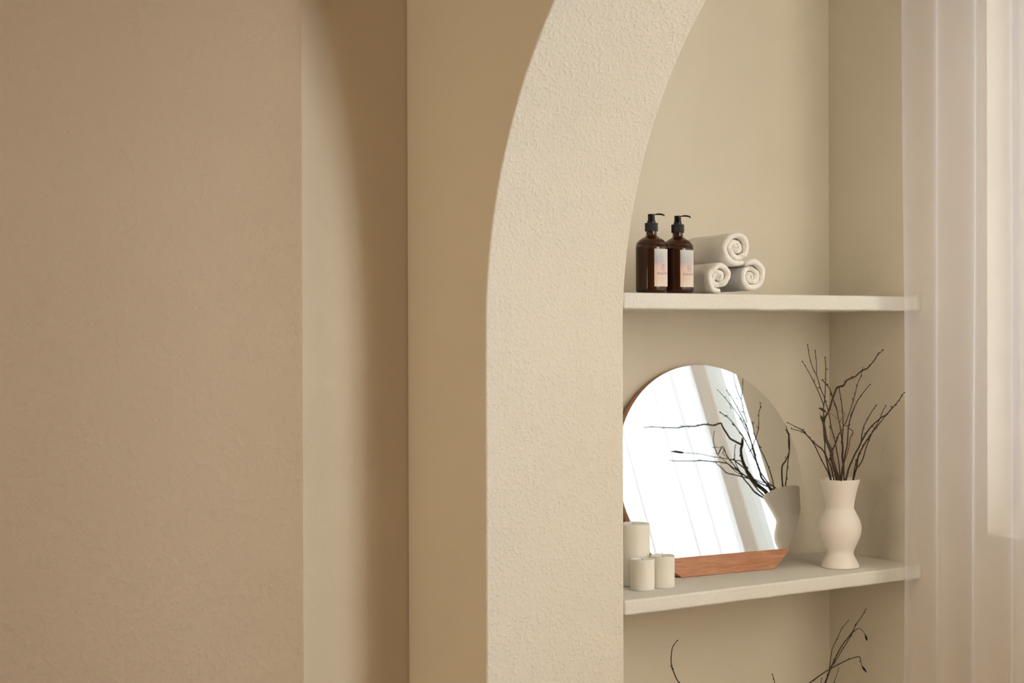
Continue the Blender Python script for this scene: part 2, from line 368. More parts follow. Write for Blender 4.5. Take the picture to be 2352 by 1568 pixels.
  'base': [[(3.0310,2.9900,1.1148,0.00289), (3.0283,2.9806,1.1323,0.00247), (3.0259,2.9745,1.1439,0.00219), (3.0257,2.9647,1.1612,0.00214), (3.0262,2.9500,1.1869,0.00206), (3.0248,2.9374,1.2015,0.00206), (3.0208,2.9250,1.2168,0.00205), (3.0174,2.9059,1.2378,0.00195), (3.0165,2.8921,1.2521,0.00187), (3.0173,2.8800,1.2635,0.00181), (3.0141,2.8623,1.2739,0.00172), (3.0112,2.8451,1.2835,0.00164), (3.0105,2.8300,1.2899,0.00157), (2.9975,2.8000,1.3065,0.00144), (2.9825,2.7736,1.3178,0.00132), (2.9672,2.7489,1.3290,0.00121), (2.9614,2.7399,1.3331,0.00117), (2.9477,2.7200,1.3425,0.00108), (2.9447,2.7100,1.3496,0.00076)],
   ],
  'forks': [[(3.0212,2.9250,1.2168,0.00159), (3.0191,2.9225,1.2273,0.00150), (3.0185,2.9191,1.2412,0.00137), (3.0192,2.9160,1.2536,0.00125), (3.0252,2.9115,1.2700,0.00119), (3.0326,2.9074,1.2843,0.00113), (3.0401,2.9035,1.2979,0.00107), (3.0480,2.9000,1.3094,0.00102)],
   [(2.9975,2.8000,1.3065,0.00111), (2.9857,2.7900,1.3145,0.00111)],
   ],
 },
 'right_k': {
  'base': [[(3.0777,3.0100,1.1110,0.00257), (3.0693,2.9950,1.1291,0.00226), (3.0621,2.9809,1.1458,0.00197), (3.0484,2.9650,1.1656,0.00196), (3.0387,2.9500,1.1836,0.00195), (3.0268,2.9262,1.2021,0.00186), (3.0152,2.9020,1.2203,0.00177), (3.0057,2.8800,1.2361,0.00169), (3.0071,2.8666,1.2510,0.00155), (3.0087,2.8555,1.2629,0.00144), (3.0097,2.8464,1.2727,0.00135), (3.0111,2.8342,1.2860,0.00109), (3.0124,2.8300,1.2899,0.00101)],
   ],
  'forks': [[(3.0720,2.9900,1.1440,0.00151), (3.0717,2.9811,1.1502,0.00147), (3.0650,2.9632,1.1664,0.00139), (3.0527,2.9447,1.1847,0.00135), (3.0433,2.9309,1.1984,0.00132), (3.0338,2.9152,1.2134,0.00128), (3.0256,2.9000,1.2275,0.00125), (3.0238,2.8917,1.2396,0.00117), (3.0229,2.8817,1.2537,0.00108), (3.0238,2.8752,1.2622,0.00102), (3.0237,2.8660,1.2748,0.00096), (3.0213,2.8573,1.2874,0.00090), (3.0199,2.8515,1.2958,0.00086), (3.0193,2.8400,1.3115,0.00079)],
   [(3.0787,3.0100,1.1149,0.00140), (3.0708,2.9993,1.1329,0.00136), (3.0655,2.9903,1.1478,0.00132), (3.0594,2.9800,1.1648,0.00127)],
   [(3.0057,2.8800,1.2361,0.00169), (3.0048,2.8800,1.2379,0.00192)],
   ],
 },
 'low_p': {
  'base': [[(2.7959,3.0500,0.3956,0.00289), (2.8768,3.0593,0.4463,0.00277), (2.9644,3.0704,0.5168,0.00260), (3.0223,3.0762,0.5469,0.00255), (3.0480,3.0800,0.5748,0.00251), (3.0622,3.0800,0.6018,0.00220), (3.0791,3.0800,0.6254,0.00192), (3.0924,3.0800,0.6446,0.00168), (3.1103,3.0800,0.6651,0.00155), (3.1260,3.0800,0.6778,0.00146), (3.1486,3.0800,0.6964,0.00133), (3.1528,3.0753,0.7111,0.00120), (3.1668,3.0668,0.7342,0.00097), (3.1756,3.0600,0.7543,0.00079)],
   ],
  'forks': [[(3.0768,3.0800,0.6160,0.00120), (3.0924,3.0800,0.6334,0.00120), (3.1193,3.0800,0.6625,0.00121), (3.1395,3.0800,0.6844,0.00121), (3.1486,3.0800,0.6947,0.00121)],
   [(3.0604,3.0800,0.6004,0.00120), (3.0611,3.0788,0.6181,0.00115), (3.0651,3.0770,0.6434,0.00109), (3.0683,3.0758,0.6608,0.00104), (3.0861,3.0736,0.6880,0.00096), (3.0986,3.0718,0.7102,0.00084), (3.1209,3.0700,0.7287,0.00072)],
   [(3.1440,3.0800,0.6920,0.00121), (3.1530,3.0690,0.7030,0.00096), (3.1592,3.0639,0.7038,0.00085), (3.1633,3.0570,0.6967,0.00079), (3.1641,3.0500,0.6880,0.00072)],
   [(3.0479,3.0800,0.5270,0.00120), (3.0713,3.0746,0.5678,0.00091), (3.0788,3.0724,0.5852,0.00079), (3.0849,3.0700,0.6046,0.00066)],
   [(3.0238,3.0800,0.5397,0.00120), (3.0227,3.0743,0.5663,0.00099), (3.0233,3.0700,0.5860,0.00083)],
   ],
  'catkin': [[(3.1632,3.0500,0.6894,0.00085), (3.1659,3.0500,0.6846,0.00266), (3.1682,3.0500,0.6780,0.00254), (3.1700,3.0500,0.6726,0.00073)],
   ],
 },
 'low_r': {
  'base': [[(2.7720,3.0400,0.4015,0.00253), (2.8284,3.0478,0.4668,0.00232), (2.8968,3.0561,0.5341,0.00210), (2.9333,3.0600,0.5644,0.00199), (2.9660,3.0561,0.5841,0.00186), (3.0188,3.0504,0.6089,0.00166), (3.0587,3.0465,0.6223,0.00149), (3.0950,3.0430,0.6329,0.00134), (3.1298,3.0400,0.6364,0.00120), (3.1309,3.0359,0.6268,0.00101), (3.1306,3.0300,0.6125,0.00072)],
   ],
  'forks': [],
  'catkin': [[(3.1297,3.0300,0.6139,0.00084), (3.1342,3.0300,0.6082,0.00277), (3.1413,3.0300,0.6010,0.00277), (3.1476,3.0300,0.5942,0.00072)],
   ],
 },
 'low_v': {
  'base': [[(2.7560,3.0450,0.4028,0.00230), (2.6999,3.0440,0.4640,0.00210), (2.6275,3.0427,0.5342,0.00186), (2.5566,3.0416,0.5923,0.00165), (2.5145,3.0407,0.6427,0.00152), (2.4992,3.0403,0.6670,0.00146), (2.4907,3.0400,0.6886,0.00141), (2.4866,3.0372,0.7071,0.00126), (2.4870,3.0335,0.7310,0.00105), (2.4923,3.0317,0.7410,0.00096), (2.4996,3.0300,0.7489,0.00086)],
   ],
  'forks': [[(2.5045,3.0400,0.6576,0.00087), (2.4933,3.0400,0.6766,0.00066), (2.4877,3.0400,0.6866,0.00054)],
   ],
 },
 'low_s': {
  'base': [[(2.7799,3.0600,0.3958,0.00197), (2.8393,3.0676,0.4612,0.00163), (2.8733,3.0748,0.5336,0.00129), (2.8657,3.0800,0.5923,0.00105), (2.8574,3.0800,0.6150,0.00087)],
   ],
  'forks': [],
 },
}

# ------------------------------------------------------------------ the room (X right along the shelves, Y towards the niche wall, Z up)
YB = 3.276          # niche wall
YF = 2.936          # jamb face of the arch
XP0, XP1 = 1.889, 2.266   # thickness of the partition
XW = 3.257          # window wall
YN, XL, ZC = -2.3, -2.6, 2.75
YP = YN

bm = bmesh.new(); box(bm, XL-.2, XW+.25, YN-.2, YB+.2, -.1, 0); struct('floor', bm, M['floor'], smooth=False)
bm = bmesh.new(); box(bm, XL-.2, XW+.25, YN-.2, YB+.2, ZC, ZC+.1); struct('ceiling', bm, M['ceiling'], smooth=False)
# niche wall + the deeper part of the left wall
bm = bmesh.new(); box(bm, XP0+.1, XW+.25, YB, YB+.2, 0, ZC); struct('wall_back', bm, M['plaster_niche'], smooth=False)
bm = bmesh.new(); box(bm, 1.30, XP0+.1, YB, YB+.2, 0, ZC); struct('wall_side', bm, M['plaster_shaded'], smooth=False)
# left wall stands proud of it
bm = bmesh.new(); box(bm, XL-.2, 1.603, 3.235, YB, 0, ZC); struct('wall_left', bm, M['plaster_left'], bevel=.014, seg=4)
bm = bmesh.new(); box(bm, XL-.2, XL, YN, 3.235, 0, ZC); struct('wall_rear', bm, M['plaster_room'], smooth=False)
bm = bmesh.new(); box(bm, XL-.2, XW+.25, YN-.2, YN, 0, ZC); struct('wall_front', bm, M['plaster_room'], smooth=False)

# partition with the arched opening
yc, zc, R = YF-1.0, 1.5, 1.0
pts = [(YP, 0), (yc-R, 0), (yc-R, zc)]
for i in range(1, 96): 
    a = PI - PI*i/96
    pts.append((yc+R*math.cos(a), zc+R*math.sin(a)))
pts += [(YF, zc), (YF, 0), (YB, 0), (YB, ZC), (YP, ZC)]
bm = bmesh.new(); prism(bm, pts, XP0, XP1, 'X')
wa = struct('wall_arch', bm, M['plaster_front'], bevel=.006, seg=3)
wa.data.materials.append(M['plaster_shaded'])      # room side: same plaster, its warm shade put into the colour
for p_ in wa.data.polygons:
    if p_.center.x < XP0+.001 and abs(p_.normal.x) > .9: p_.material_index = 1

# window wall with a recessed opening
WY0, WY1, WZ0, WZ1 = .45, 2.72, .985, 2.58
bm = bmesh.new()
T = XW+.25
GY0, GY1, GZ0 = -2.15, .30, 1.50      # an added, unseen opening along the same wall for more light
box(bm, XW, T, YN, GY0, 0, ZC); box(bm, XW, T, GY1, WY0, 0, ZC); box(bm, XW, T, WY1, YB, 0, ZC)
box(bm, XW, T, GY0, GY1, 0, GZ0); box(bm, XW, T, GY0, GY1, WZ1, ZC)
box(bm, XW, T, WY0, WY1, 0, WZ0); box(bm, XW, T, WY0, WY1, WZ1, ZC)
struct('wall_window', bm, M['plaster_niche'], smooth=False)

win = bpy.data.objects.new('window_1', None); link(win); win.location = (XW+.13, (WY0+WY1)/2, WZ0); win['kind'] = 'structure'
def wpart(name, bm, mat, **k):
    o = mesh_obj(name, bm, mat, win, **k); o.matrix_parent_inverse = Matrix.Translation(win.location).inverted(); return o
FX0, FX1 = XW+.10, XW+.16
bm = bmesh.new()
box(bm, FX0, FX1, WY0, WY0+.05, WZ0, WZ1); box(bm, FX0, FX1, WY1-.05, WY1, WZ0, WZ1)
box(bm, FX0, FX1, WY0+.05, WY1-.05, WZ0, WZ0+.05); box(bm, FX0, FX1, WY0+.05, WY1-.05, WZ1-.05, WZ1)
wpart('window_frame', bm, M['frame'], smooth=False)
w2 = bmesh.new(); gm = (GY0+GY1)/2
for y0, y1, z0, z1 in ((GY0, GY0+.05, GZ0, WZ1), (GY1-.05, GY1, GZ0, WZ1), (gm-.03, gm+.03, GZ0, WZ1), (GY0, GY1, GZ0, GZ0+.05), (GY0, GY1, WZ1-.05, WZ1)):
    box(w2, XW+.10, XW+.16, y0, y1, z0, z1)
struct('added_window', w2, M['frame'], smooth=False)  # frame for the added opening, out of view
for y0, y1 in ((WY0+.05, 1.50), (1.50, 2.43), (2.43, WY1-.03)):
    bm = bmesh.new(); s = .06 if y0 < 2 else .018
    box(bm, FX0-.012, FX1-.01, y0, y0+s, WZ0+.05, WZ1-.05); box(bm, FX0-.012, FX1-.01, y1-s, y1, WZ0+.05, WZ1-.05)
    box(bm, FX0-.012, FX1-.01, y0+s, y1-s, WZ0+.05, WZ0+.05+s); box(bm, FX0-.012, FX1-.01, y0+s, y1-s, WZ1-.05-s, WZ1-.05)
    sash = wpart('window_sash', bm, M['frame'], smooth=False)
    bm = bmesh.new(); box(bm, FX0+.02, FX0+.024, y0+s, y1-s, WZ0+.05+s, WZ1-.05-s)
    wpart('window_pane', bm, M['pane'], smooth=False)

# ------------------------------------------------------------------ shelves
def shelf(z0, z1, label):
    bm = bmesh.new(); n = 60
    # long slab, very slightly uneven along its lower edge like hand-laid plaster
    x0, x1, y0, y1 = XP1, XW, YF, YB
    rows = []
    for i in range(n+1):
        x = x0+(x1-x0)*i/n
        dz = .0012*noise.noise(Vector((x*9, z0*7, 0))); dy = .0015*noise.noise(Vector((x*6, z0*3, 5)))
        rows.append([bm.verts.new(p) for p in ((x, y0+dy, z0+dz), (x, y0+dy, z1+dz*.3), (x, y1, z1), (x, y1, z0))])
    for A, B in zip(rows, rows[1:]):
        for k in range(4): bm.faces.new((A[k], A[(k+1) % 4], B[(k+1) % 4], B[k]))
    bm.faces.new(rows[0]); bm.faces.new(rows[-1][::-1])
    bmesh.ops.recalc_face_normals(bm, faces=bm.faces[:])
    o = mesh_obj('plaster_shelf', bm, M['plaster_shelf'], bevel=.006, seg=4)
    tag(o, label, 'shelf'); return o
ZU, ZL, ZX = 1.590, .881, .172
shelf(1.5515, ZU, 'upper cream plaster shelf in the alcove carrying bottles and towels')
shelf(.8455, ZL, 'lower cream plaster shelf in the alcove carrying the mirror, candles and vase')
shelf(.134, ZX, 'bottom cream plaster shelf of the alcove, below the frame')

# ------------------------------------------------------------------ pump bottles
def on_cyl(u, z, r, a0):
    """u metres around the cylinder from angle a0 (counter-clockwise seen from above = left to right from outside)"""
    a = a0 + u/r
    return (r*math.cos(a), r*math.sin(a), z)

def text_mesh(body, size):
    cu = bpy.data.curves.new('lettering', 'FONT'); cu.body = body; cu.size = size; cu.align_x = 'CENTER'; cu.align_y = 'CENTER'; cu.resolution_u = 3
    ob = bpy.data.objects.new('tmp', cu); COL.objects.link(ob)
    dg = bpy.context.evaluated_depsgraph_get(); dg.update()
    me = bpy.data.meshes.new_from_object(ob.evaluated_get(dg))
    bpy.data.objects.remove(ob); return me

def ribbon(bm, pts, w, r, a0, closed=True):
    n = len(pts); L = []
    for i in range(n):
        p, q = Vector(pts[(i-1) % n]), Vector(pts[(i+1) % n])
        d = (q-p).normalized(); nn = Vector((-d.y, d.x))*w/2; c = Vector(pts[i])
        L.append((bm.verts.new(on_cyl(c.x+nn.x, c.y+nn.y, r, a0)), bm.verts.new(on_cyl(c.x-nn.x, c.y-nn.y, r, a0))))
    for i in range(n if closed else n-1):
        A, B = L[i], L[(i+1) % n]; bm.faces.new((A[0], A[1], B[1], B[0]))

RB = .0374
A_LABEL = math.atan2(-.991, .162)
def make_bottle(loc, label_angle, spout_angle, label):
    t = thing('pump_bottle', label, 'bottle', loc, 'amber pump bottles on the upper shelf')
    prof = [(0, .002), (.026, .002), (.030, .0), (.0335, .0008), (.0362, .004), (.0372, .009), (RB, .014), (RB, .1065), (.0369, .111), (.0352, .1178), (.0325, .1215), (.0288, .1256), (.0238, .1290), (.0185, .1320), (.0148, .1345), (.0125, .1368), (.0123, .140), (.0123, .1466)]
    sp = catmull(prof[6:16], 3); prof = prof[:6] + sp + prof[16:]
    bm = bmesh.new(); lathe(bm, prof, 96); body = mesh_obj('bottle_body', bm, M['amber'], t)
    bm = bmesh.new(); lathe(bm, [(0, .005), (.033, .006), (.0355, .010), (.0355, .104), (0, .104)], 64)
    mesh_obj('liquid_soap', bm, M['soap'], body)
    # collar with fine ribs
    bm = bmesh.new(); seg = 144
    rg = []
    for z, r in ((.1462, .0125), (.1462, .0150), (.1470, .0154), (.1650, .0154), (.1658, .0148), (.1658, .0100)):
        rg.append([bm.verts.new(((r-(.0005 if (i % 3 == 0 and r > .0152) else 0))*math.cos(2*PI*i/seg), (r-(.0005 if (i % 3 == 0 and r > .0152) else 0))*math.sin(2*PI*i/seg), z)) for i in range(seg)])
    for A, B in zip(rg, rg[1:]):
        for i in range(seg): bm.faces.new((A[i], A[(i+1) % seg], B[(i+1) % seg], B[i]))
    mesh_obj('pump_collar', bm, M['black_ribbed'], t, smooth=False)
    bm = bmesh.new(); lathe(bm, [(.0100, .1655), (.0100, .1712), (.0094, .1718), (.0080, .1718), (.0080, .1722), (.0084, .1726), (.0082, .1835), (.0090, .1850), (.0090, .1862), (.0080, .1868), (0, .1868)], 48)
    # spout: a flat arched channel leaving the head, turned down at its tip
    ca, sa = math.cos(spout_angle), math.sin(spout_angle)
    path = [(0.000, .1858, .0060, .0014), (.008, .1858, .0058, .0014), (.014, .1866, .0050, .0021), (.020, .1866, .0045, .0022), (.026, .1856, .0041, .0021), (.0300, .1838, .0038, .0019), (.0312, .1826, .0036, .0015)]
    path = catmull(path, 3); rings = []
    for i, (x, z, w, h) in enumerate(path):
        ring = []
        for k in range(12):
            a = 2*PI*k/12; yy = w*math.cos(a)*(1 if abs(math.cos(a)) < .9 else .97); zz = h*math.sin(a)
            ring.append(bm.verts.new((x*ca-yy*sa, x*sa+yy*ca, z+zz)))
        rings.append(ring)
    for A, B in zip(rings, rings[1:]):
        for k in range(12): bm.faces.new((A[k], A[(k+1) % 12], B[(k+1) % 12], B[k]))
    bm.faces.new(rings[0][::-1]); bm.faces.new(rings[-1])
    bmesh.ops.recalc_face_normals(bm, faces=bm.faces[:])
    mesh_obj('pump_head', bm, M['black'], t)
    # dip tube seen in the shoulder
    bm = bmesh.new(); tube(bm, [(0, 0, .104, .003), (0, 0, .1655, .003)], 12); mesh_obj('dip_tube', bm, M['black'], t)
    # paper label
    bm = bmesh.new(); uv = bm.loops.layers.uv.new('UVMap'); n = 24; r = RB+.0004; W = .0485; z0, z1 = .0155, .1035
    g = [[bm.verts.new(on_cyl(-W/2+W*i/n, z, r, label_angle)) for i in range(n+1)] for z in (z0, z1)]
    for i in range(n):
        f = bm.faces.new((g[0][i], g[0][i+1], g[1][i+1], g[1][i]))
        for lp, c in zip(f.loops, ((i/n, 0), ((i+1)/n, 0), ((i+1)/n, 1), (i/n, 1))): lp[uv].uv = c
    lab = mesh_obj('paper_label', bm, M['label'], t); lab['label'] = 'pink and grey-blue washed paper label'
    # emblem: a ring with four crossed petals
    bm = bmesh.new(); rr = r+.0002; cz = .0600; R0 = .0062; w = .00042
    circ = lambda cx, cy, a, b, m=40, ro=0: [(cx+a*math.cos(2*PI*i/m)*math.cos(ro)-b*math.sin(2*PI*i/m)*math.sin(ro), cy+a*math.cos(2*PI*i/m)*math.sin(ro)+b*math.sin(2*PI*i/m)*math.cos(ro)) for i in range(m)]
    ribbon(bm, circ(0, cz, R0, R0*1.18), w, rr, label_angle)
    ribbon(bm, circ(0, cz+.0037, .0018, .0034, 28), w*.8, rr, label_angle); ribbon(bm, circ(0, cz-.0037, .0018, .0034, 28), w*.8, rr, label_angle)
    ribbon(bm, circ(.0030, cz, .0028, .0015, 28), w*.8, rr, label_angle); ribbon(bm, circ(-.0030, cz, .0028, .0015, 28), w*.8, rr, label_angle)
    em = mesh_obj('label_emblem', bm, M['ink'], lab, smooth=False)
    me = text_mesh('Sprig & Sky', .0078)
    for v in me.vertices: v.co = Vector(on_cyl(v.co.x*1.0, .0462+v.co.y, rr, label_angle))
    me.materials.clear(); me.materials.append(M['ink'])
    link(bpy.data.objects.new('label_lettering', me), lab)
    return t
SPOUT = math.atan2(-.628, .783)
make_bottle((2.385, 2.982, ZU), A_LABEL-.02, SPOUT+.05, 'amber pump bottle at the left end of the upper shelf, nearest the arch')
make_bottle((2.476, 2.995, ZU), A_LABEL-.06, SPOUT+.08, 'amber pump bottle standing right against the rolled towels')

# ------------------------------------------------------------------ rolled towels
def towel(cx, cz, yf, yb, r_out, turns, phase, seed, label, squash=1.0, tilt=0., pitch=.0150, rot=0, tail=0.):
    t = thing('rolled_towel', label, 'towel', (cx, yf, cz-r_out), 'white towels rolled and stacked on the upper shelf')
    bm = bmesh.new()
    rnd = random.Random(seed)
    th_tot = turns*2*PI; N = int(turns*44)
    hw = pitch*.49
    Lh = (yb-yf)
    rings = []
    for i in range(N+1):
        th = th_tot*i/N
        rr = r_out - pitch*.5 - pitch*(th_tot-th)/(2*PI)
        rr = max(rr, .002)
        lump = 1 + .15*noise.noise(Vector((math.cos(th+phase)*1.3+seed, math.sin(th+phase)*1.3, th*.10)))
        lump *= 1 + .012*math.cos(5*th+phase)
        rad = rr*lump
        a = th+phase
        if i > N-8 and tail: rad += tail*((i-(N-8))/8)**2
        fr = yf + .004*noise.noise(Vector((seed*3.1, th*.5, 0)))*1.6 + (.006 if th < th_tot-2*PI else 0)*rnd.uniform(.6, 1) - .003*math.sin(th*.8+seed)
        w = hw*(1+.12*noise.noise(Vector((th*1.1, seed, 2))))
        if i > N-3: w *= .75
        c = Vector((math.cos(a)*squash, 0, math.sin(a)/squash**.5)); cN = c.normalized()
        ctr = c*rad
        loop = []
        rd = w
        prof = []
        for k in range(9):                      # rounded front hem
            b = PI/2 + PI*k/8
            prof.append((math.cos(b)*rd*1.25+rd, math.sin(b)*w))
        m = 14
        for k in range(1, m): prof.append((rd+(Lh-2*rd)*k/m, -w))
        for k in range(9):
            b = -PI/2 + PI*k/8
            prof.append((Lh-rd+math.cos(b)*rd, math.sin(b)*w))
        for k in range(1, m): prof.append((rd+(Lh-2*rd)*(1-k/m), w))
        for (yy, nn) in prof:
            p = ctr + cN*nn
            y = fr+yy
            dn = .0016*noise.noise(Vector((p.x*60, y*40, p.z*60+seed)))
            p = p + cN*dn
            loop.append(bm.verts.new((p.x, y-yf, p.z+r_out)))
        rings.append(loop)
    m = len(rings[0])
    for A, B in zip(rings, rings[1:]):
        for k in range(m): bm.faces.new((A[k], A[(k+1) % m], B[(k+1) % m], B[k]))
    bm.faces.new(rings[0][::-1]); bm.faces.new(rings[-1])
    bmesh.ops.recalc_face_normals(bm, faces=bm.faces[:])
    o = mesh_obj('towel_roll', bm, M['towel'], t)
    md = o.modifiers.new('sub', 'SUBSURF'); md.levels = 1; md.render_levels = 1
    tx = bpy.data.textures.new('fuzz', 'CLOUDS'); tx.noise_scale = .004; tx.noise_depth = 2
    md = o.modifiers.new('fuzz', 'DISPLACE'); md.texture = tx; md.strength = .0016; md.mid_level = .5; md.texture_coords = 'LOCAL'
    t.rotation_euler = (0, 0, rot)
    return t
towel(2.570, ZU+.0410, 2.950, 3.19, .0410, 2.7, .49, 3, 'lower left white rolled towel, right behind the second pump bottle', rot=-.25)
towel(2.678, ZU+.0440, 2.955, 3.20, .0440, 2.8, 3.53, 8, 'lower right white rolled towel at the free end of the stack', rot=-.25)
towel(2.622, ZU+.1120, 2.945, 3.18, .0460, 2.7, .84, 12, 'white rolled towel lying on top of the two others', rot=-.25)

# ------------------------------------------------------------------ leaning mirror
tau, psi = .22976, -.06767
ex = Vector((math.cos(psi), math.sin(psi), 0)); nb = Vector((-math.sin(psi), math.cos(psi), 0))
ev = nb*math.sin(tau) + Vector((0, 0, math.cos(tau))); en = ex.cross(ev)   # en points away from the room? fixed below
if en.y < 0: en = -en
base = Vector((2.744, 3.1273, ZL+.0008)); H = .2521; RM = .2918
mir = thing('table_mirror', 'round tilted mirror with a reddish wooden back and ledge, leaning on the lower shelf', 'mirror', base)
mat_m = Matrix((ex, ev, en)).transposed()      # local x across, y up the glass, z into the wall
def mpart(name, bm, mat, bevel=0, par=None, smooth=True):
    o = mesh_obj(name, bm, mat, par or mir, bevel=bevel, smooth=smooth); 
    o.matrix_local = mat_m.to_4x4() if par is None else Matrix.Identity(4)
    return o
def disc_outline(r, vlow, n=160, vmax=None):
    """outline of a disc about (0,H) cut flat at height vlow (or between vlow and vmax)"""
    p = []
    a0 = math.asin((vlow-H)/r)
    if vmax is None:
        for i in range(n+1):
            a = a0 + (PI-2*a0)*i/n; p.append((r*math.cos(a), H+r*math.sin(a)))
    else:
        a1 = math.asin((vmax-H)/r)
        for i in range(13): a = a0+(a1-a0)*i/12; p.append((r*math.cos(a), H+r*math.sin(a)))
        for i in range(13): a = PI-a1+(a1-a0)*i/12; p.append((r*math.cos(a), H+r*math.sin(a)))
    return p
bm = bmesh.new(); prism(bm, disc_outline(RM+.001, 0), .0045, .0215, 'Z'); mpart('wooden_board', bm, M['wood'], bevel=.001)
VB = .0475
bm = bmesh.new(); prism(bm, disc_outline(RM, VB), 0, .0044, 'Z'); mg = mpart('mirror_glass', bm, M['mirror'], smooth=False)
mg.data.materials.append(M['glass_edge'])
for p in mg.data.polygons:
    if abs(p.normal.z) < .5: p.material_index = 1
bm = bmesh.new(); prism(bm, disc_outline(RM+.001, 0, vmax=VB), -.010, .0044, 'Z'); mpart('wooden_ledge', bm, M['wood'], bevel=.0008)

for o_ in mir.children:
    for v in o_.data.vertices:
        if v.co.y < .002: v.co.y = v.co.z*math.tan(tau)
# ------------------------------------------------------------------ candles
def candle(x, y, r, h, seed, label, hollow, wick, rim=0.):
    t = thing('pillar_candle', label, 'candle', (x, y, ZL), 'white pillar candles by the mirror')
    prof = [(0, 0), (r*.93, 0), (r*.985, .0012), (r, .004)]
    for k in range(1, 9): prof.append((r, .004+(h-.006)*k/8))
    prof += [(r*.985, h-.0006), (r*.96, h)]
    for a, b in hollow: prof.append((r*a, h-b))
    bm = bmesh.new(); lathe(bm, prof, 72)
    if rim:
        for v in bm.verts:
            if v.co.z > h*.93 and v.co.xy.length > r*.5:
                v.co.z += rim*noise.noise(Vector((v.co.x*90, v.co.y*90, seed)))
    mesh_obj('wax_body', bm, M['wax'], t)
    if wick:
        bm = bmesh.new(); tube(bm, catmull([(-.0005, 0, h-wick[1], .0009), (0, 0, h-wick[1]*.3, .0009), (-.001, 0, h+wick[0]*.4, .0008), (-.0035, -.001, h+wick[0], .0007)], 4), 8); mesh_obj('wick', bm, M['wick'], t)
candle(2.428, 3.109, .0397, .1505, 1, 'tall wide white pillar candle half hidden by the arch edge', [(.9, .0002), (.22, .0008), (.16, .0055), (0, .006)], (-.001, .006))
candle(2.402, 3.041, .0290, .0745, 2, 'short white pillar candle standing frontmost, before the tall one', [(.90, .001), (.86, .004), (.7, .007), (0, .008)], (-.001, .0085), .0012)
candle(2.4665, 3.0445, .0293, .0765, 3, 'short white pillar candle with a bent wick, on the right of the group', [(.92, .0008), (.85, .003), (.5, .0045), (0, .005)], (.0065, .006), .0022)

# ------------------------------------------------------------------ vases
def vase(x, y, z, label, name='ceramic_vase'):
    outer = [(0, .0), (.044, .0), (.0475, .0006), (.0494, .003), (.0487, .007), (.0455, .0150), (.0405, .0245), (.0370, .0315), (.0356, .0375), (.0362, .044), (.0400, .0535), (.0460, .066), (.0510, .078), (.0545, .090), (.0558, .1005), (.0552, .111), (.0520, .123), (.0460, .1355), (.0400, .147), (.0372, .1535), (.0366, .160), (.0378, .170), (.0408, .186), (.0450, .204), (.0492, .220), (.0522, .2310)]
    prof = [outer[0], outer[1]] + catmull(outer[2:], 3) + [(.0516, .2317), (.0506, .2312)]
    inner = [(max(r-.0036, .02), z_) for r, z_ in outer[6:-1]][::-1]
    prof += catmull([(.0498, .2285)]+inner, 2) + [(.018, .020), (0, .018)]
    bm = bmesh.new(); lathe(bm, prof, 96)
    o = mesh_obj(name, bm, M['vase']); o.location = (x, y, z)
    return tag(o, label, 'vase')
VX, VY = 3.054, 3.034
vase(VX, VY, ZL, 'white hourglass ceramic vase holding bare branches on the lower shelf')
VX2, VY2 = 2.782, 3.05
vase(VX2, VY2, ZX, 'white ceramic vase on the bottom shelf whose twigs rise into view')

